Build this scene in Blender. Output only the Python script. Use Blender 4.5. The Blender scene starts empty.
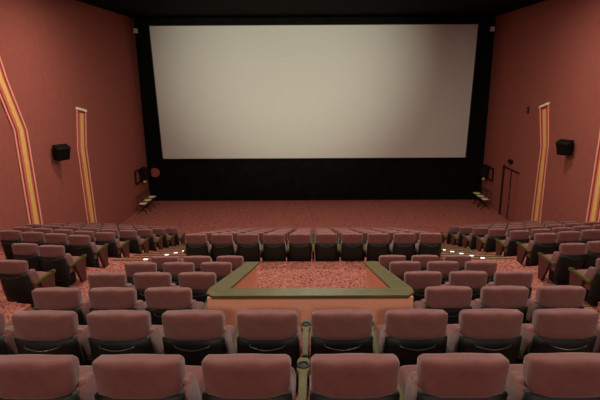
import bpy, bmesh, math, random
from math import radians as R, sin, cos, tan, pi
from mathutils import Matrix, Vector

C = bpy.context.scene
COL = C.collection
random.seed(4)
EYE = 5.97                       # eye height above the flat floor in front of the screen

# ------------------------------------------------------------------ camera
PITCH, YAW, ROLL = 14.4, 0.2, -0.30
cd = bpy.data.cameras.new('camera')
cam = bpy.data.objects.new('camera', cd)
COL.objects.link(cam)
cd.sensor_width = 36.0
cd.lens = 487 * 36 / 600
cd.shift_x = -12 / 600
cd.clip_start = 0.05
cam.matrix_world = (Matrix.Translation((0, 0, EYE)) @ Matrix.Rotation(R(YAW), 4, 'Z')
                    @ Matrix.Rotation(R(90 - PITCH), 4, 'X') @ Matrix.Rotation(R(ROLL), 4, 'Z'))
C.camera = cam

# ------------------------------------------------------------------ light and exposure
W = bpy.data.worlds.new('world')
C.world = W
W.use_nodes = True
W.node_tree.nodes['Background'].inputs[0].default_value = (0, 0, 0, 1)
W.node_tree.nodes['Background'].inputs[1].default_value = 0.0
C.view_settings.view_transform = 'Standard'
C.view_settings.look = 'None'
C.view_settings.gamma = 1
C.view_settings.use_curve_mapping = False
C.view_settings.exposure = 0.0


def downlight_or_fill(x, y, z, power, size=0.5, color=(1, 0.87, 0.74), rot=(0, 0, 0)):
    ld = bpy.data.lights.new('downlight_or_fill', 'AREA')
    ld.shape = 'DISK'
    ld.size = size
    ld.energy = power
    ld.color = color
    o = bpy.data.objects.new('downlight_or_fill', ld)
    o.location = (x, y, z)
    o.rotation_euler = rot
    COL.objects.link(o)


for ly, lp in ((2.0, 76), (6.0, 84), (10.0, 120), (13.8, 185)):
    for lx in (-5.0, 0.0, 5.0):
        downlight_or_fill(lx, ly, 8.42, lp)

for lx in (-5.0, 0.0, 5.0):  # unseen fill lamps added at the back to brighten the rear faces of the seats
    downlight_or_fill(lx, -4.6, 8.2, 105, rot=(R(38), 0, 0))

# the projector lamp behind the audience, a soft wide beam on the screen
pd = bpy.data.lights.new('projector_lamp', 'SPOT')
pd.energy = 19500
pd.color = (0.95, 1.0, 0.84)
pd.spot_size = R(29)
pd.spot_blend = 1.0
pd.shadow_soft_size = 0.06
po = bpy.data.objects.new('projector_lamp', pd)
po.location = (0.3, -5.4, 7.7)
po.rotation_euler = (Vector((-1.2, 23.1, 6.9)) - Vector(po.location)).to_track_quat('-Z', 'Y').to_euler()
COL.objects.link(po)


# ------------------------------------------------------------------ materials
def srgb(r, g, b):
    f = lambda c: c / 12.92 if c <= 0.04045 else ((c + 0.055) / 1.055) ** 2.4
    return (f(r / 255), f(g / 255), f(b / 255), 1)


def mat(name, col, rough=0.8, metal=0.0, var=0.0, scale=30.0, bump=0.0, bscale=None, spec=0.3, emit=None, sheen=0.0):
    m = bpy.data.materials.new(name)
    m.use_nodes = True
    nt = m.node_tree
    b = nt.nodes['Principled BSDF']
    b.inputs['Base Color'].default_value = col
    b.inputs['Roughness'].default_value = rough
    b.inputs['Metallic'].default_value = metal
    b.inputs['Specular IOR Level'].default_value = spec
    if sheen:
        b.inputs['Sheen Weight'].default_value = sheen
    tc = nt.nodes.new('ShaderNodeTexCoord')
    if var:
        n = nt.nodes.new('ShaderNodeTexNoise')
        n.inputs['Scale'].default_value = scale
        n.inputs['Detail'].default_value = 5
        r = nt.nodes.new('ShaderNodeValToRGB')
        r.color_ramp.elements[0].position = 0.3
        r.color_ramp.elements[1].position = 0.7
        r.color_ramp.elements[0].color = tuple(c * (1 - var) for c in col[:3]) + (1,)
        r.color_ramp.elements[1].color = tuple(min(1, c * (1 + var)) for c in col[:3]) + (1,)
        nt.links.new(tc.outputs['Object'], n.inputs['Vector'])
        nt.links.new(n.outputs['Fac'], r.inputs['Fac'])
        nt.links.new(r.outputs['Color'], b.inputs['Base Color'])
    if bump:
        n2 = nt.nodes.new('ShaderNodeTexNoise')
        n2.inputs['Scale'].default_value = bscale or scale
        n2.inputs['Detail'].default_value = 3
        bp = nt.nodes.new('ShaderNodeBump')
        bp.inputs['Strength'].default_value = bump
        bp.inputs['Distance'].default_value = 0.01
        nt.links.new(tc.outputs['Object'], n2.inputs['Vector'])
        nt.links.new(n2.outputs['Fac'], bp.inputs['Height'])
        nt.links.new(bp.outputs['Normal'], b.inputs['Normal'])
    if emit:
        b.inputs['Emission Color'].default_value = col
        b.inputs['Emission Strength'].default_value = emit
    return m


def carpet_mat(name, base, dark, light, scale, stretch=(1, 1, 1)):
    """leafy woven carpet: dark curls and pale flecks on a red ground"""
    m = mat(name, base, rough=0.95, spec=0.1)
    nt = m.node_tree
    b = nt.nodes['Principled BSDF']
    tc = nt.nodes.new('ShaderNodeTexCoord')
    mp = nt.nodes.new('ShaderNodeMapping')
    mp.inputs['Scale'].default_value = stretch
    nt.links.new(tc.outputs['Object'], mp.inputs['Vector'])
    nz = nt.nodes.new('ShaderNodeTexNoise')
    nz.inputs['Scale'].default_value = scale * 0.7
    vm = nt.nodes.new('ShaderNodeVectorMath')
    vm.operation = 'MULTIPLY_ADD'
    vm.inputs[1].default_value = (0.25, 0.25, 0.0)
    nt.links.new(nz.outputs['Color'], vm.inputs[0])
    nt.links.new(mp.outputs['Vector'], vm.inputs[2])
    nt.links.new(mp.outputs['Vector'], nz.inputs['Vector'])
    v = nt.nodes.new('ShaderNodeTexVoronoi')
    v.inputs['Scale'].default_value = scale
    v.feature = 'DISTANCE_TO_EDGE'
    nt.links.new(vm.outputs[0], v.inputs['Vector'])
    r = nt.nodes.new('ShaderNodeValToRGB')
    e = r.color_ramp.elements
    e[0].position, e[0].color = 0.04, light
    e[1].position, e[1].color = 0.42, dark
    k = e.new(0.16)
    k.color = base
    nt.links.new(v.outputs['Distance'], r.inputs['Fac'])
    nt.links.new(r.outputs['Color'], b.inputs['Base Color'])
    bp = nt.nodes.new('ShaderNodeBump')
    bp.inputs['Strength'].default_value = 0.3
    n2 = nt.nodes.new('ShaderNodeTexNoise')
    n2.inputs['Scale'].default_value = 160
    nt.links.new(tc.outputs['Object'], n2.inputs['Vector'])
    nt.links.new(n2.outputs['Fac'], bp.inputs['Height'])
    nt.links.new(bp.outputs['Normal'], b.inputs['Normal'])
    return m


M = {}
M['wall'] = mat('wall_fabric', srgb(150, 84, 73), 0.92, var=0.06, scale=6, bump=0.25, bscale=90, spec=0.15)
M['black'] = mat('black_velvet', srgb(16, 15, 14), 0.95, spec=0.05, var=0.2, scale=3)
M['ceiling'] = mat('ceiling_black', srgb(15, 14, 14), 0.9, spec=0.05)
M['screen'] = mat('screen_vinyl', srgb(190, 185, 175), 0.75, spec=0.2, bump=0.05, bscale=120)
M['screen_edge'] = mat('screen_edge', srgb(40, 38, 34), 0.8)
M['seat'] = mat('seat_fabric', srgb(114, 69, 65), 0.85, var=0.10, scale=14, bump=0.25, bscale=260, spec=0.2, sheen=0.25)
M['panel'] = mat('arm_panel_fabric', srgb(88, 48, 43), 0.9, var=0.1, scale=14, bump=0.25, bscale=260, spec=0.15)
M['shell'] = mat('seat_shell', srgb(24, 26, 24), 0.5, spec=0.3, var=0.1, scale=20, bump=0.15, bscale=120)
M['grip'] = mat('grip_plastic', srgb(50, 54, 52), 0.3, spec=0.6)
M['olive'] = mat('olive_armrest', srgb(80, 73, 28), 0.5, var=0.12, scale=25, spec=0.2)
M['rail'] = mat('olive_wood_rail', srgb(84, 77, 36), 0.48, var=0.2, scale=9, spec=0.3)
M['nosing'] = mat('brass_nosing', srgb(92, 78, 48), 0.5, metal=0.4)
M['parapet'] = mat('parapet_cloth', srgb(222, 154, 126), 0.9, var=0.05, scale=60, bump=0.3, bscale=150, spec=0.15)
M['step'] = carpet_mat('terrace_carpet', srgb(134, 74, 66), srgb(90, 44, 40), srgb(164, 106, 92), 13)
M['carpet'] = carpet_mat('front_carpet', srgb(154, 86, 78), srgb(130, 67, 62), srgb(162, 96, 86), 8.0, (1.0, 0.6, 1))
M['led'] = mat('led_white', srgb(235, 240, 245), 0.4, emit=1.0)
M['gold'] = mat('ribbon_gold', srgb(228, 184, 100), 0.55, var=0.08, scale=8)
M['peach'] = mat('ribbon_peach', srgb(234, 160, 132), 0.6)
M['salmon'] = mat('ribbon_salmon', srgb(206, 110, 96), 0.6)
M['crimson'] = mat('ribbon_crimson', srgb(150, 48, 58), 0.7)
M['cream'] = mat('cream_paint', srgb(250, 238, 205), 0.5)
M['casing'] = mat('black_plastic', srgb(10, 10, 10), 0.6, spec=0.2)
M['grey'] = mat('pale_grey_plastic', srgb(205, 205, 200), 0.5)
M['door'] = mat('door_red', srgb(146, 78, 68), 0.7, var=0.05, scale=5)
M['doorframe'] = mat('door_frame_dark', srgb(46, 22, 20), 0.7)
M['steel'] = mat('steel', srgb(150, 145, 135), 0.3, metal=0.9)
M['chairseat'] = mat('chair_cream', srgb(236, 222, 168), 0.5)
M['darktube'] = mat('dark_tube', srgb(40, 30, 28), 0.4, metal=0.5)
M['disc'] = mat('disc_maroon', srgb(140, 66, 58), 0.7)
M['amber'] = mat('amber_lens', srgb(220, 190, 130), 0.4)


# ------------------------------------------------------------------ mesh helpers
def new():
    return bmesh.new()


def box(bm, x0, x1, y0, y1, z0, z1, bev=0.0, seg=2):
    r = bmesh.ops.create_cube(bm, size=1.0)
    vs = r['verts']
    bmesh.ops.scale(bm, vec=(x1 - x0, y1 - y0, z1 - z0), verts=vs)
    bmesh.ops.translate(bm, vec=((x0 + x1) / 2, (y0 + y1) / 2, (z0 + z1) / 2), verts=vs)
    if bev:
        es = list({e for v in vs for e in v.link_edges})
        bmesh.ops.bevel(bm, geom=es, offset=bev, segments=seg, profile=0.5, affect='EDGES')
    return bm


def prism(bm, pts, axis, a0, a1):
    """extrude a 2-D outline along an axis ('x': pts=(y,z), 'y': pts=(x,z), 'z': pts=(x,y))"""
    def P(p, a):
        return {'x': (a, p[0], p[1]), 'y': (p[0], a, p[1]), 'z': (p[0], p[1], a)}[axis]
    A = [bm.verts.new(P(p, a0)) for p in pts]
    B = [bm.verts.new(P(p, a1)) for p in pts]
    n = len(pts)
    fs = [bm.faces.new(A), bm.faces.new(B[::-1])]
    for i in range(n):
        fs.append(bm.faces.new((A[i], B[i], B[(i + 1) % n], A[(i + 1) % n])))
    bmesh.ops.recalc_face_normals(bm, faces=fs)
    return bm


def tube(bm, pts, r, n=8):
    pts = [Vector(p) for p in pts]
    rings = []
    for i, p in enumerate(pts):
        d = (pts[min(i + 1, len(pts) - 1)] - pts[max(i - 1, 0)]).normalized()
        u = d.cross(Vector((0, 0, 1)))
        if u.length < 0.05:
            u = d.cross(Vector((1, 0, 0)))
        u.normalize()
        w = d.cross(u)
        rings.append([bm.verts.new(p + (u * cos(2 * pi * k / n) + w * sin(2 * pi * k / n)) * r) for k in range(n)])
    fs = []
    for a, b in zip(rings, rings[1:]):
        for k in range(n):
            fs.append(bm.faces.new((a[k], a[(k + 1) % n], b[(k + 1) % n], b[k])))
    fs.append(bm.faces.new(rings[0][::-1]))
    fs.append(bm.faces.new(rings[-1]))
    bmesh.ops.recalc_face_normals(bm, faces=fs)
    return bm


def lathe(bm, prof, cx=0, cy=0, n=16):
    """closed ring of (r,z) points turned about a vertical axis"""
    rings = [[bm.verts.new((cx + r * cos(2 * pi * k / n), cy + r * sin(2 * pi * k / n), z)) for k in range(n)] for r, z in prof]
    fs = []
    m = len(rings)
    for i in range(m):
        a, b = rings[i], rings[(i + 1) % m]
        for k in range(n):
            fs.append(bm.faces.new((a[k], a[(k + 1) % n], b[(k + 1) % n], b[k])))
    bmesh.ops.recalc_face_normals(bm, faces=fs)
    return bm


def rounded(bm, hx, hy, hz, r, deform=None, mids=2):
    """soft cushion block: rounded box centred on the origin, then bent by deform(v)"""
    def samples(h):
        inner = h - r
        s = [-h, -h + 0.35 * r, -h + r]
        for i in range(1, mids + 1):
            s.append(-inner + 2 * inner * i / (mids + 1))
        return s + [h - r, h - 0.35 * r, h]
    S = [samples(hx), samples(hy), samples(hz)]
    H = (hx, hy, hz)
    cache = {}

    def vert(p):
        key = tuple(round(c, 6) for c in p)
        if key not in cache:
            q = Vector([max(-(H[i] - r), min(H[i] - r, p[i])) for i in range(3)])
            d = Vector(p) - q
            v = q + d.normalized() * r if d.length > 1e-9 else Vector(p)
            cache[key] = bm.verts.new(deform(v) if deform else v)
        return cache[key]
    fs = []
    for ax in range(3):
        u, w = [(1, 2), (2, 0), (0, 1)][ax]
        for s in (-1, 1):
            for i in range(len(S[u]) - 1):
                for j in range(len(S[w]) - 1):
                    quad = []
                    for a, b in ((i, j), (i + 1, j), (i + 1, j + 1), (i, j + 1)):
                        p = [0, 0, 0]
                        p[ax], p[u], p[w] = s * H[ax], S[u][a], S[w][b]
                        quad.append(vert(p))
                    if len(set(quad)) == 4:
                        try:
                            fs.append(bm.faces.new(quad if s > 0 else quad[::-1]))
                        except ValueError:
                            pass
    bmesh.ops.recalc_face_normals(bm, faces=fs)
    return bm


def obj(name, bm, m, parent=None, smooth=False, loc=None):
    me = bpy.data.meshes.new(name)
    bm.to_mesh(me)
    bm.free()
    me.materials.append(m)
    if smooth:
        me.shade_smooth()
    o = bpy.data.objects.new(name, me)
    COL.objects.link(o)
    if parent:
        o.parent = parent
    if loc:
        o.location = loc
    return o


def tag(o, label, cat, group=None):
    o['label'] = label
    o['category'] = cat
    if group:
        o['group'] = group
    return o


def thing(name, label, cat, loc=(0, 0, 0), rz=0, group=None):
    o = bpy.data.objects.new(name, None)
    COL.objects.link(o)
    o.location = loc
    o.rotation_euler = (0, 0, rz)
    o.empty_display_size = 0.1
    return tag(o, label, cat, group)


def struct(name, bm, m, parent=None):
    o = obj(name, bm, m, parent)
    if not parent:
        o['kind'] = 'structure'
    return o


# ------------------------------------------------------------------ seating plan: (y of the headrest back, floor depth under the eye)
SEAT_H = 0.92
CENTRE = [(2.23, 1.421), (3.335, 1.736), (4.50, 2.081), (5.64, 2.400), (6.78, 2.72), (7.92, 3.06),
          (10.0, 3.35), (11.14, 3.69), (12.28, 4.03), (13.42, 4.37), (14.56, 4.71), (15.7, 5.05)]
SIDE = [(7.2, 2.86), (8.45, 3.06), (9.85, 3.33), (11.1, 3.68), (12.3, 4.02), (13.45, 4.36), (14.6, 4.70), (15.7, 5.03)]
SIDE_X = [4.58, 4.63, 4.80, 4.80, 4.72, 4.70, 4.68, 4.64]
CENTRE = [(y - 0.07, d - 0.016 - 0.0025 * y) for y, d in CENTRE]       # silhouettes are the front top edges
SIDE = [(y - 0.07, d - 0.016 - 0.0025 * y) for y, d in SIDE]
CY = [y for y, d in CENTRE]
CZ = [max(0.0, EYE - d - SEAT_H) for y, d in CENTRE]
SZ = [max(0.0, EYE - d - SEAT_H) for y, d in SIDE]
GAP = 0.12                       # terrace edge behind each headrest
XL, XR = -8.05, 8.2
YB, YF = -6.0, 23.2
ZT = EYE + 2.5

# ------------------------------------------------------------------ room shell
floor = struct('floor', box(new(), XL, XR, YB, YF, -0.12, 0.0), M['carpet'])
struct('ceiling', box(new(), XL - .1, XR + .1, YB - .1, YF + .1, ZT, ZT + 0.12), M['ceiling'])
struct('wall_left', box(new(), XL - 0.15, XL, YB, YF, -0.12, ZT), M['wall'])
struct('wall_right', box(new(), XR, XR + 0.15, YB, YF, -0.12, ZT), M['wall'])
struct('wall_front', box(new(), XL - .15, XR + .15, YF, YF + 0.15, -0.12, ZT), M['black'])
struct('wall_back', box(new(), XL - .15, XR + .15, YB - 0.15, YB, -0.12, ZT), M['wall'])

PX0, PX1 = -1.025, 0.95           # outside faces of the stairwell parapet
AX = 2.95                        # half width of the central block
BX = 4.42                        # inner edge of the side blocks


def terrace(x0, x1, y0, y1, z):
    if z > 0.02:
        return struct('seating_terrace', box(new(), x0, x1, y0, y1, 0, z), M['step'], floor)


# central block terraces
tops = list(zip([y - GAP for y in CY], CZ))
tops[6] = (CY[6] + 0.05, CZ[6])              # the cross aisle runs up to the backs of the row below it
terrace(-AX, AX, YB, 0.0, EYE - 1.68)
terrace(-AX, AX, 0.0, 1.06, EYE - 1.70 - .02)
terrace(-AX, AX, 1.06, tops[0][0], EYE - 1.97)
for i, (y, z) in enumerate(tops):
    y1 = tops[i + 1][0] if i + 1 < len(tops) else y + 1.0
    if i == 1:
        y1 = 4.39
    if i == 2:
        y = 4.39
    if 2 <= i <= 5:
        ye = min(y1, 7.6) if i == 5 else y1
        if i == 5:
            terrace(-AX, PX0, y, 7.8 + .4, z)
            terrace(PX1, AX, y, 8.2, z)
            terrace(-AX, AX, 8.2, y1, z)
        else:
            terrace(-AX, PX0, y, y1, z)
            terrace(PX1, AX, y, y1, z)
    else:
        terrace(-AX, AX, y, y1, z)
terrace(PX0, PX1, 4.39, 8.2, CZ[5] - 0.002)

# aisle steps, two to a row, each with a brass nosing; lamps set in the nosings beyond the cross aisle
treads = []
for i in range(6):
    y, z = tops[i]
    if i < 5:
        ym = (y + tops[i + 1][0]) / 2
        treads += [(y, ym, z), (ym, tops[i + 1][0], (z + CZ[i + 1]) / 2)]
    else:
        treads.append((y, 10.1, z))
y = 10.1
z = CZ[5]
while z > 0.1:
    z -= 0.168
    treads.append((y, y + 0.585, max(z, 0.0)))
    y += 0.585
for sgn in (-1, 1):
    a, b = (-BX, -AX) if sgn < 0 else (AX, BX)
    for k, (y0, y1, z) in enumerate(treads):
        if z < 0.02:
            continue
        st = struct('aisle_step', box(new(), a, b, y0, y1, 0, z), M['step'], floor)
        obj('nosing', box(new(), a, b, y1 - 0.05, y1 + 0.008, z, z + 0.012), M['nosing'], st)
        if 10 <= k <= 14:
            xm = sgn * (3.72 - 0.05 * (k - 10))
            obj('step_light', box(new(), xm - 0.045, xm + 0.045, y1 - 0.04, y1 + 0.014, z + 0.002, z + 0.022), M['led'], st)
        if k == 10:
            xm = sgn * 3.03
            obj('step_light', box(new(), xm - 0.035, xm + 0.035, y1 - 0.04, y1 + 0.014, z + 0.002, z + 0.022), M['led'], st)
    terrace(a, b, YB, tops[0][0], EYE - 1.97)

# side block terraces, rows swung towards the screen
ANG = R(12)
for sgn in (-1, 1):
    xo = -XL if sgn < 0 else XR
    sl = (xo - BX) * tan(ANG)
    ed = [y - GAP - 0.06 for y, d in SIDE]
    for i in range(len(SIDE)):
        y0 = ed[i]
        y1 = ed[i + 1] if i + 1 < len(SIDE) else y0 + 1.2
        if SZ[i] > 0.02:
            pts = [(sgn * BX, y0), (sgn * xo, y0 + sl), (sgn * xo, y1 + sl), (sgn * BX, y1)]
            struct('seating_terrace', prism(new(), pts, 'z', 0, SZ[i]), M['step'], floor)
    pts = [(sgn * BX, YB), (sgn * xo, YB), (sgn * xo, ed[0] + sl), (sgn * BX, ed[0])]
    struct('seating_terrace', prism(new(), pts, 'z', 0, SZ[0] + 0.3), M['step'], floor)

# ------------------------------------------------------------------ stairwell parapet
par = thing('stairwell_parapet', 'salmon cloth-faced parapet with sloping olive wood rail around the stairwell in mid aisle', 'parapet',
            ((PX0 + PX1) / 2, 4.39, CZ[2]))
ox, oy, oz = par.location
T = 0.13
CAP0, CAP1 = EYE - 2.07, EYE - 2.83       # rail height at the near and far end
YN, YE = 4.34, 7.12
RD = 0.17                        # depth of the near rail
slope = (CAP1 - CAP0) / (YE - YN - RD)


def rail_z(y):
    return CAP0 + max(0, (y - YN - RD)) * slope


def shift(bm):
    bmesh.ops.translate(bm, vec=(-ox, -oy, -oz), verts=bm.verts)
    return bm


obj('front_panel', shift(box(new(), PX0 - 0.015, PX1 + 0.015, YN + 0.008, 4.40 + T, CZ[2], CAP0 - 0.025)), M['parapet'], par)
for a, b in ((PX0, PX0 + T), (PX1 - T, PX1)):
    prof = [(4.40 + T, CZ[5]), (YE, CZ[5]), (YE, rail_z(YE) - 0.025), (YN + RD, CAP0 - 0.025), (4.40 + T, CAP0 - 0.025)]
    obj('side_panel', shift(prism(new(), prof, 'x', a, b)), M['parapet'], par)
bm = new()
cw = 0.21
pts = [(PX0 - 0.03 + .06, YN), (PX1 + 0.03 - .06, YN), (PX1 + 0.03, YN + .07), (PX1 + 0.03, YN + RD), (PX0 - 0.03, YN + RD), (PX0 - 0.03, YN + .07)]
prism(bm, pts, 'z', CAP0 - 0.025, CAP0)
obj('front_rail', shift(bm), M['rail'], par)
for a, b in ((PX0 - 0.03, PX0 - 0.03 + cw), (PX1 + 0.03 - cw, PX1 + 0.03)):
    bm = new()
    prism(bm, [(YN + RD, CAP0 - 0.025), (YE + 0.02, rail_z(YE) - 0.025), (YE + 0.02, rail_z(YE)), (YN + RD, CAP0)], 'x', a, b)
    obj('side_rail', shift(bm), M['rail'], par)
bm = new()
box(bm, PX0 + 0.03, PX1 - 0.03, YN + 0.001, YN + 0.06, CAP0 - 0.034, CAP0 - 0.025)
obj('brass_strip', shift(bm), M['nosing'], par)

# ------------------------------------------------------------------ projection screen and black masking
SW0, SW1, SZ0, SHT = -7.18, 7.24, 2.13, 5.97
scr = obj('projection_screen', box(new(), SW0, SW1, -0.03, 0.03, 0.0, SHT), M['screen'])
scr.location = (0, YF - 0.16, SZ0)
scr.rotation_euler = (R(4.0), 0, 0)          # the screen leans towards the audience
tag(scr, 'wide pale grey projection screen filling the black end wall', 'screen')
for nm, a in (('top_edge', (SW0 - .04, SW1 + .04, -0.04, 0.04, SHT, SHT + .03)), ('bottom_edge', (SW0 - .04, SW1 + .04, -0.04, 0.04, -0.03, 0)),
              ('side_edge', (SW0 - .04, SW0, -0.04, 0.04, 0, SHT)), ('side_edge', (SW1, SW1 + .04, -0.04, 0.04, 0, SHT))):
    obj(nm, box(new(), *a), M['screen_edge'], scr)
for x in (-5.0, 0.0, 5.0):
    obj('mount', box(new(), x - .1, x + .1, 0.03, 0.12, 0.15, 0.45), M['black'], scr)

# ------------------------------------------------------------------ cinema seats
def bend_back(v):
    """headrest: sides sweep forward, lower corners tuck in, raised panel in the middle of the top"""
    v = v.copy()
    x = v.x / 0.245
    t = (v.z + 0.11) / 0.22
    v.x *= 0.98 + 0.02 * min(1, t * 1.5)
    f = (v.y + 0.056) / 0.112
    if abs(x) > 0.75:
        v.z = 0.02 + (v.z - 0.02) * (1 - 0.50 * f * (abs(x) - 0.75) / 0.25)
    v.y += 0.055 * abs(x) ** 4
    if v.z > 0.09 and abs(v.x) < 0.10:
        v.z += 0.006
    v.z -= 0.010 * abs(x) ** 6 * (1 if t > 0.5 else -1.8)
    v.y += -(v.z) * 0.06
    return v


def cushion_def(v):
    v = v.copy()
    x = v.x / 0.24
    v.y += 0.06 * abs(x) ** 2.5
    v.y += -(v.z) * 0.22
    return v


def seat_def(v):
    v = v.copy()
    v.z += 0.012 * (1 - (v.x / 0.24) ** 2) * (1 if v.z > 0 else 0)
    v.z += 0.05 * (v.y / 0.27) * 0.6
    return v


def shell_bm():
    """moulded black back shell, bulging to the rear and flaring out below"""
    bm = new()
    nx, nz = 8, 7
    front, back = [], []
    for j in range(nz + 1):
        t = j / nz
        z = 0.16 + t * (0.700 - 0.16)
        hw = 0.252 - 0.016 * t - 0.05 * max(0, 0.35 - t)
        rowb, rowf = [], []
        for i in range(nx + 1):
            u = -1 + 2 * i / nx
            y = 0.02 + (0.73 - z) * 0.20 - 0.03 * sin(pi * min(1, t * 1.05)) * (1 - u * u) + 0.03 * abs(u) ** 4
            rowb.append(bm.verts.new((u * hw, y, z)))
            rowf.append(bm.verts.new((u * hw * 0.97, y + 0.045, z)))
        back.append(rowb)
        front.append(rowf)
    fs = []
    for G in (back, front):
        for j in range(nz):
            for i in range(nx):
                fs.append(bm.faces.new((G[j][i], G[j][i + 1], G[j + 1][i + 1], G[j + 1][i])))
    rim = ([(0, i) for i in range(nx + 1)] + [(j, nx) for j in range(1, nz + 1)] + [(nz, i) for i in range(nx - 1, -1, -1)]
           + [(j, 0) for j in range(nz - 1, 0, -1)])
    for k in range(len(rim)):
        (j0, i0), (j1, i1) = rim[k], rim[(k + 1) % len(rim)]
        fs.append(bm.faces.new((back[j0][i0], back[j1][i1], front[j1][i1], front[j0][i0])))
    bmesh.ops.recalc_face_normals(bm, faces=fs)
    return bm


def moved(bm, x, y, z):
    bmesh.ops.translate(bm, vec=(x, y, z), verts=bm.verts)
    return bm


def arm_bms(s):
    x = 0.2825 * s
    rail = new()
    pts = [(x - 0.022, 0.14), (x + 0.022, 0.14), (x + 0.026, 0.54), (x + 0.046, 0.59), (x + 0.046, 0.68), (x + 0.03, 0.72),
           (x - 0.03, 0.72), (x - 0.046, 0.68), (x - 0.046, 0.59), (x - 0.026, 0.54)]
    pts = [(max(x - .041, min(x + .041, p[0])), p[1]) for p in pts]
    prism(rail, pts, 'z', 0.455, 0.50)
    bmesh.ops.bevel(rail, geom=[e for e in rail.edges if abs(e.verts[0].co.z - e.verts[1].co.z) < 1e-6], offset=0.006, segments=2, affect='EDGES')
    panel = new()
    prism(panel, [(0.48, 0.0), (0.62, 0.0), (0.67, 0.43), (0.67, 0.455), (0.28, 0.455), (0.30, 0.38)], 'x', x - 0.026, x + 0.026)
    cup = lathe(new(), [(0.030, 0.496), (0.030, 0.506), (0.040, 0.506), (0.042, 0.500), (0.042, 0.485)], x, 0.63, 16)
    well = lathe(new(), [(0.0005, 0.5015), (0.030, 0.5015), (0.030, 0.4985), (0.0005, 0.4985)], x, 0.63, 16)
    return rail, panel, cup, well


proto = thing('cinema_seat', '-', 'seat')
obj('headrest', moved(rounded(new(), 0.231, 0.056, 0.110, 0.028, bend_back, 4), 0, 0.062, 0.804), M['seat'], proto, True)
sh = obj('back_shell', shell_bm(), M['shell'], proto, True)
obj('back_cushion', moved(rounded(new(), 0.235, 0.055, 0.19, 0.05, cushion_def), 0, 0.165, 0.53), M['seat'], proto, True)
for s in (-1, 1):
    bm = rounded(new(), 0.040, 0.12, 0.165, 0.036, lambda v: Vector((v.x, v.y - v.z * 0.32 - 0.05 * max(0, v.z / 0.175), v.z)))
    obj('side_bolster', moved(bm, s * 0.198, 0.265, 0.53), M['seat'], proto, True)
obj('seat_cushion', moved(rounded(new(), 0.235, 0.24, 0.075, 0.05, seat_def), 0, 0.45, 0.375), M['seat'], proto, True)
gp = [(-0.135, 0.012, 0.667), (-0.125, -0.006, 0.657)] + [(-0.11 + 0.22 * i / 8, -0.012 - 0.01 * sin(pi * i / 8), 0.655 - 0.018 * sin(pi * i / 8)) for i in range(9)] + [(0.125, -0.006, 0.657), (0.135, 0.012, 0.667)]
obj('grip_handle', tube(new(), gp, 0.005, 6), M['grip'], sh, True)
box(bm := new(), -0.14, 0.14, 0.22, 0.56, 0.0, 0.31, 0.02, 1)
obj('pedestal', bm, M['shell'], proto)
ARM = {}
for s in (-1, 1):
    rail, panel, cup, well = arm_bms(s)
    ro = obj('armrest', rail, M['olive'], proto)
    po_ = obj('arm_panel', panel, M['panel'], proto)
    co = obj('cup_ring', cup, M['shell'], ro, True)
    wo = obj('cup_well', well, M['shell'], ro, True)
    ARM[s] = (ro, po_)


def copy_seat(loc, rz, label, group, arms):
    skip = [o for s in (-1, 1) if s not in arms for o in ARM[s]]
    r = proto.copy()
    COL.objects.link(r)
    r.location = loc
    r.rotation_euler = (0, 0, rz)
    r['label'] = label
    r['group'] = group
    for ch in proto.children:
        if ch in skip:
            continue
        c = ch.copy()
        COL.objects.link(c)
        c.parent = r
        for g in ch.children:
            d = g.copy()
            COL.objects.link(d)
            d.parent = c
    return r


ORD = ['first', 'second', 'third', 'fourth', 'fifth', 'sixth', 'seventh', 'eighth', 'ninth', 'tenth', 'eleventh', 'twelfth']
SX = lambda n: 0.217 + 0.565 * n + 0.008
for i, (y, d) in enumerate(CENTRE):
    if i == 0:
        runs = [(range(-3, 3), 'in the row nearest the camera', 'seats of the nearest row')]
    elif i == 1:
        runs = [(range(-5, 5), 'in the second row from the camera', 'seats of the second row')]
    elif i < 6:
        w = ORD[i]
        runs = [(range(-5, -2), 'in %s row from camera, left of the stairwell parapet' % w, 'seats left of the stairwell'),
                (range(2, 5), 'in %s row from camera, right of the stairwell parapet' % w, 'seats right of the stairwell')]
    else:
        w = ORD[i - 6]
        runs = [(range(-5, 5), 'in the %s central row beyond the cross aisle' % w, 'central seats beyond the cross aisle')]
    for ns, where, grp in runs:
        ns = list(ns)
        for k, n in enumerate(ns):
            lab = 'maroon cinema seat, %s from left %s' % (ORD[k], where)
            arms = (-1, 1) if k == len(ns) - 1 else (-1,)
            copy_seat((SX(n) + [-.014, -.014, .0, .008, .008, .01, .045][min(i, 6)], y, CZ[i]), 0, lab, grp, arms)
for sgn in (-1, 1):
    side = 'left' if sgn < 0 else 'right'
    for i, (y, d) in enumerate(SIDE):
        cnt = [1, 2, 4, 5, 6, 6, 6, 6][i]
        for k in range(cnt):
            dd = 0.245 + k * 0.562
            x = sgn * (SIDE_X[i] + dd - (0.08 if sgn > 0 else 0))
            yy = y + dd * 0.205              # each seat stands a little ahead of its neighbour
            rz = R(2) * sgn
            lab = 'maroon cinema seat, %s from the aisle in %s row from camera, %s side block' % (ORD[k], ORD[i], side)
            own = -sgn                       # armrest on the aisle side
            copy_seat((x, yy, SZ[i]), rz, lab, 'seats of the %s side block' % side, (own,) if k < cnt - 1 or cnt < 6 else (own,))
for o in [g for ch in proto.children for g in ch.children] + list(proto.children) + [proto]:
    bpy.data.objects.remove(o)


# ------------------------------------------------------------------ ribbons on the side walls
def scaled(p, side):
    """outlines are given on a wall 8.05 m off the axis; carry them to the wall they hang on"""
    return p


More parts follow.
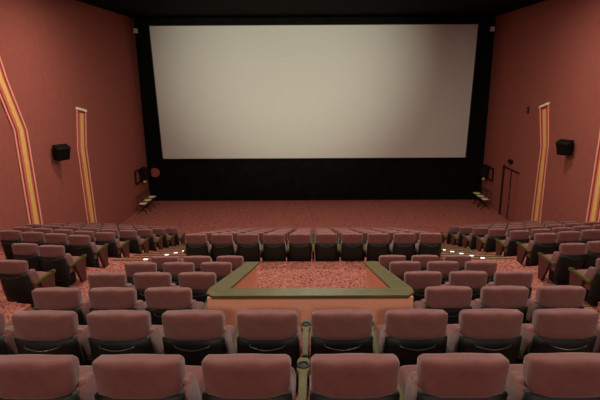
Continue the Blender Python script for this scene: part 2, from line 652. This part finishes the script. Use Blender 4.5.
def ribbon(side, left, right, name_label, cap=True):
    """left/right: the two edges as lists of (y, z) from top to bottom"""
    xw = XL if side < 0 else XR
    t = thing('wall_ribbon', name_label, 'wall ornament', (xw, (left[-1][0] + right[-1][0]) / 2, left[-1][1]), 0, 'bent ribbons on the side walls')
    lx, ly, lz = t.location

    def strip(nm, f0, f1, d, m, skip=0.0):
        bm = new()
        L = [((1 - f0) * a[0] + f0 * b[0], (1 - f0) * a[1] + f0 * b[1]) for a, b in zip(left, right)]
        Q = [((1 - f1) * a[0] + f1 * b[0], (1 - f1) * a[1] + f1 * b[1]) for a, b in zip(left, right)]
        if skip:
            L[0] = (L[0][0] + (L[1][0] - L[0][0]) * skip, L[0][1] + (L[1][1] - L[0][1]) * skip)
            Q[0] = (Q[0][0] + (Q[1][0] - Q[0][0]) * skip, Q[0][1] + (Q[1][1] - Q[0][1]) * skip)
        a0, a1 = (xw, xw + d) if side < 0 else (xw - d, xw)
        prism(bm, L + Q[::-1], 'x', a0, a1)
        obj(nm, moved(bm, -lx, -ly, -lz), m, t)
    strip('backing', 0, 1, 0.02, M['crimson'])
    strip('edge_band', 0, 0.10, 0.035, M['peach'])
    strip('edge_band', 0.90, 1.0, 0.035, M['peach'])
    strip('inner_band', 0.24, 0.38, 0.03, M['salmon'], 0.08)
    strip('inner_band', 0.66, 0.78, 0.03, M['salmon'], 0.08)
    strip('gold_band', 0.38, 0.66, 0.04, M['gold'], 0.08)
    if cap:
        bm = new()
        a, b = left[0], right[0]
        a0, a1 = (xw, xw + 0.06) if side < 0 else (xw - 0.06, xw)
        prism(bm, [(a[0], a[1] - .02), (b[0], b[1] - .02), (b[0], b[1] + 0.06), (a[0], a[1] + 0.06)], 'x', a0, a1)
        obj('cream_cap', moved(bm, -lx, -ly, -lz), M['cream'], t)


K = 8.2 / 8.05
conv = lambda p: (p[0] * K, EYE - (EYE - p[1]) * K)
ribbon(-1, [(16.74, 4.90), (16.45, 3.58), (16.55, 0.0)], [(17.42, 4.76), (17.14, 3.54), (17.25, 0.0)],
       'bent gold and peach ribbon with cream top, beside the speaker on the left wall')
ribbon(1, [conv(p) for p in ((17.55, 4.80), (17.14, 3.48), (17.25, 0.0))], [conv(p) for p in ((16.9, 4.97), (16.57, 3.58), (16.52, 0.0))],
       'bent gold and peach ribbon with cream top, between door and speaker on right wall')
L0L = [(12.1, 7.5), (12.55, 5.9), (13.07, 4.58), (13.16, 0.0)]
L0R = [(12.7, 7.5), (13.15, 5.9), (13.70, 4.51), (13.82, 0.0)]
ribbon(-1, L0L, L0R, 'bent gold and peach ribbon at the left picture edge, its top out of sight', False)
ribbon(1, [conv(p) for p in L0R], [conv(p) for p in L0L], 'bent gold and peach ribbon cut off by the right picture edge', False)


# ------------------------------------------------------------------ wall speakers
def speaker(side, y, z, label):
    xw = XL if side < 0 else XR
    t = thing('wall_speaker', label, 'speaker', (xw, y, z), 0, 'surround speakers')
    bm = new()
    # cabinet: wider at the top, tipped down towards the seats
    pr = [(-0.15, -0.25), (0.11, -0.20), (0.16, 0.23), (-0.15, 0.25)]
    prism(bm, pr, 'y', -0.22, 0.22)
    for v in bm.verts:
        if v.co.z < 0:
            v.co.y *= 0.80
    bmesh.ops.bevel(bm, geom=bm.edges[:], offset=0.012, segments=1, affect='EDGES')
    rot = Matrix.Translation((0.25, 0, 0)) @ Matrix.Rotation(R(-38 if side < 0 else 38), 4, 'Z') @ Matrix.Rotation(R(14), 4, 'Y')
    bmesh.ops.transform(bm, matrix=rot, verts=bm.verts)
    fr = new()
    box(fr, -0.01, 0.012, -0.19, 0.19, -0.18, 0.2, 0.004, 1)
    bmesh.ops.transform(fr, matrix=rot @ Matrix.Translation((0.14, 0, 0.0)) @ Matrix.Rotation(R(7), 4, 'Y'), verts=fr.verts)
    br = new()
    box(br, 0.0, 0.02, -0.06, 0.06, -0.08, 0.10)
    tube(br, [(0.01, 0, 0.0), (0.2, 0, 0.0)], 0.03)
    for b in (bm, fr, br):
        if side > 0:
            bmesh.ops.transform(b, matrix=Matrix.Rotation(pi, 4, 'Z'), verts=b.verts)
    obj('cabinet', bm, M['casing'], t)
    obj('grille', fr, M['casing'], t)
    obj('bracket', br, M['casing'], t)


speaker(-1, 14.95, 3.66, 'black speaker on the left wall between two gold ribbons')
speaker(1, 15.35, 3.68, 'black speaker on the right wall beside a gold ribbon')

# ------------------------------------------------------------------ side door with its frame, sign, sensor and corner boxes
bm = new()
box(bm, XR - 0.05, XR, 20.48, 20.68, 0, 2.18)
box(bm, XR - 0.05, XR, 19.0, 20.50, 2.10, 2.16)
door = struct('door_1', bm, M['doorframe'])
obj('door_leaf', box(new(), XR - 0.035, XR, 19.84, 20.46, 0.02, 2.09), M['door'], door)
lf = obj('door_leaf', box(new(), XR - 0.035, XR, 18.96, 19.70, 0.02, 2.09), M['door'], door)
obj('near_jamb', box(new(), XR - 0.045, XR, 18.88, 18.94, 0, 2.16), M['door'], door)
obj('meeting_strip', box(new(), XR - 0.03, XR, 19.70, 19.84, 0.02, 2.09), M['doorframe'], door)
bm = new()
tube(bm, [(XR - 0.035, 19.62, 0.75), (XR - 0.09, 19.62, 0.78), (XR - 0.09, 19.62, 1.32), (XR - 0.035, 19.62, 1.35)], 0.014)
obj('pull_handle', bm, M['steel'], lf, True)
sg = thing('door_sign_box', 'small black box sign fixed above the side door', 'sign', (XR, 19.95, 2.46))
obj('housing', box(new(), -0.09, 0, -0.17, 0.17, -0.07, 0.07, 0.01, 1), M['casing'], sg)
obj('mount', box(new(), -0.05, 0, -0.04, 0.04, -0.12, -0.07), M['casing'], sg)
sn = thing('wall_plate', 'small dark reddish wall plate high on the right wall beside a ribbon', 'wall plate', (XR, 18.85, 4.64))
obj('plate', box(new(), -0.03, 0, -0.09, 0.09, -0.12, 0.12, 0.008, 1), M['doorframe'], sn)
obj('button', box(new(), -0.045, -0.03, -0.03, 0.03, -0.03, 0.03), M['door'], sn)
for sgn, xw, lab in ((-1, -7.98, 'small pale square box at the top corner beside the left wall'), (1, 8.06, 'small pale square box at the top corner beside the right wall')):
    t = thing('corner_box', lab, 'wall box', (xw, YF, 7.93), 0, 'pale boxes in the top corners')
    obj('casing', box(new(), -0.09, 0.09, -0.16, 0, -0.10, 0.10, 0.01, 1), M['grey'], t)
    obj('front_plate', box(new(), -0.07, 0.07, -0.168, -0.16, -0.008, 0.008), M['steel'], t)


# ------------------------------------------------------------------ folding chairs in the corners by the screen
def folding_chair(x, y, face, label):
    t = thing('folding_chair', label, 'chair', (x, y, 0), face, 'folding chairs in the screen corners')
    obj('seat', moved(rounded(new(), 0.17, 0.15, 0.016, 0.014, None, 1), 0, 0, 0.45), M['chairseat'], t, True)
    for s in (-1, 1):
        obj('leg', tube(new(), [(s * 0.20, -0.20, 0.0), (s * 0.20, 0.14, 0.46)], 0.013), M['darktube'], t, True)
        obj('leg', tube(new(), [(s * 0.215, 0.24, 0.0), (s * 0.215, -0.16, 0.60), (s * 0.20, -0.20, 0.80)], 0.013), M['darktube'], t, True)
    bm = new()
    tube(bm, [(-0.20, -0.195, 0.80), (0.20, -0.195, 0.80)], 0.012)
    tube(bm, [(-0.20, -0.195, 0.70), (0.20, -0.195, 0.70)], 0.012)
    obj('backrest', bm, M['darktube'], t, True)


for k in range(3):
    folding_chair(-7.62, 21.0 + 0.62 * k, -pi / 2,
                  'cream-seated folding chair at left wall, %s from the screen' % ['third', 'second', 'nearest'][k].replace('nearest', 'first'))
    folding_chair(7.82, 21.55 + 0.56 * k, pi / 2,
                  'cream-seated folding chair at right wall, %s from the screen' % ['third', 'second', 'first'][k])

# dark frames on wall arms above the chairs
for sgn in (-1, 1):
    xw = XL if sgn < 0 else XR
    yy = 22.0 if sgn < 0 else 22.3
    zz = 1.52
    t = thing('wall_frame', 'dark rectangular frame on a wall arm above the folding chairs, %s corner' % ('left' if sgn < 0 else 'right'),
              'frame', (xw, yy, zz), 0, 'dark frames on wall arms')
    s = -sgn
    bm = new()
    for p, q in (((0.05, -0.55, 0.28), (0.05, 0.55, 0.28)), ((0.05, 0.55, 0.28), (0.05, 0.55, -0.28)), ((0.05, 0.55, -0.28), (0.05, -0.55, -0.28)),
                 ((0.05, -0.55, -0.28), (0.05, -0.55, 0.28))):
        tube(bm, [(p[0] * s, p[1], p[2]), (q[0] * s, q[1], q[2])], 0.035, 6)
    obj('frame', bm, M['darktube'], t)
    bm = new()
    box(bm, min(0.08 * s, 0.42 * s), max(0.08 * s, 0.42 * s), -0.1, 0.5, -0.2, 0.3, 0.04, 1)
    obj('lamp_housing', bm, M['casing'], t)
    bm = new()
    tube(bm, [(0.0, 0.1, 0.1), (0.2 * s, 0.1, 0.1)], 0.03)
    obj('arm', bm, M['darktube'], t)
    bm = new()
    box(bm, min(0.18 * s, 0.3 * s), max(0.18 * s, 0.3 * s), 0.02, 0.1, -0.34, -0.2, 0.01, 1)
    obj('amber_light', bm, M['amber'], t)
t = thing('round_disc', 'round maroon disc on a black bracket against the black wall, left of the screen', 'disc', (-7.56, YF, 1.5))
bm = new()
bmesh.ops.create_cone(bm, cap_ends=True, segments=28, radius1=0.22, radius2=0.22, depth=0.05)
bmesh.ops.transform(bm, matrix=Matrix.Translation((0, -0.4, 0)) @ Matrix.Rotation(R(90), 4, 'X'), verts=bm.verts)
obj('disc_face', bm, M['disc'], t)
obj('bracket', tube(new(), [(0, -0.375, 0), (0, 0, 0)], 0.03), M['casing'], t)
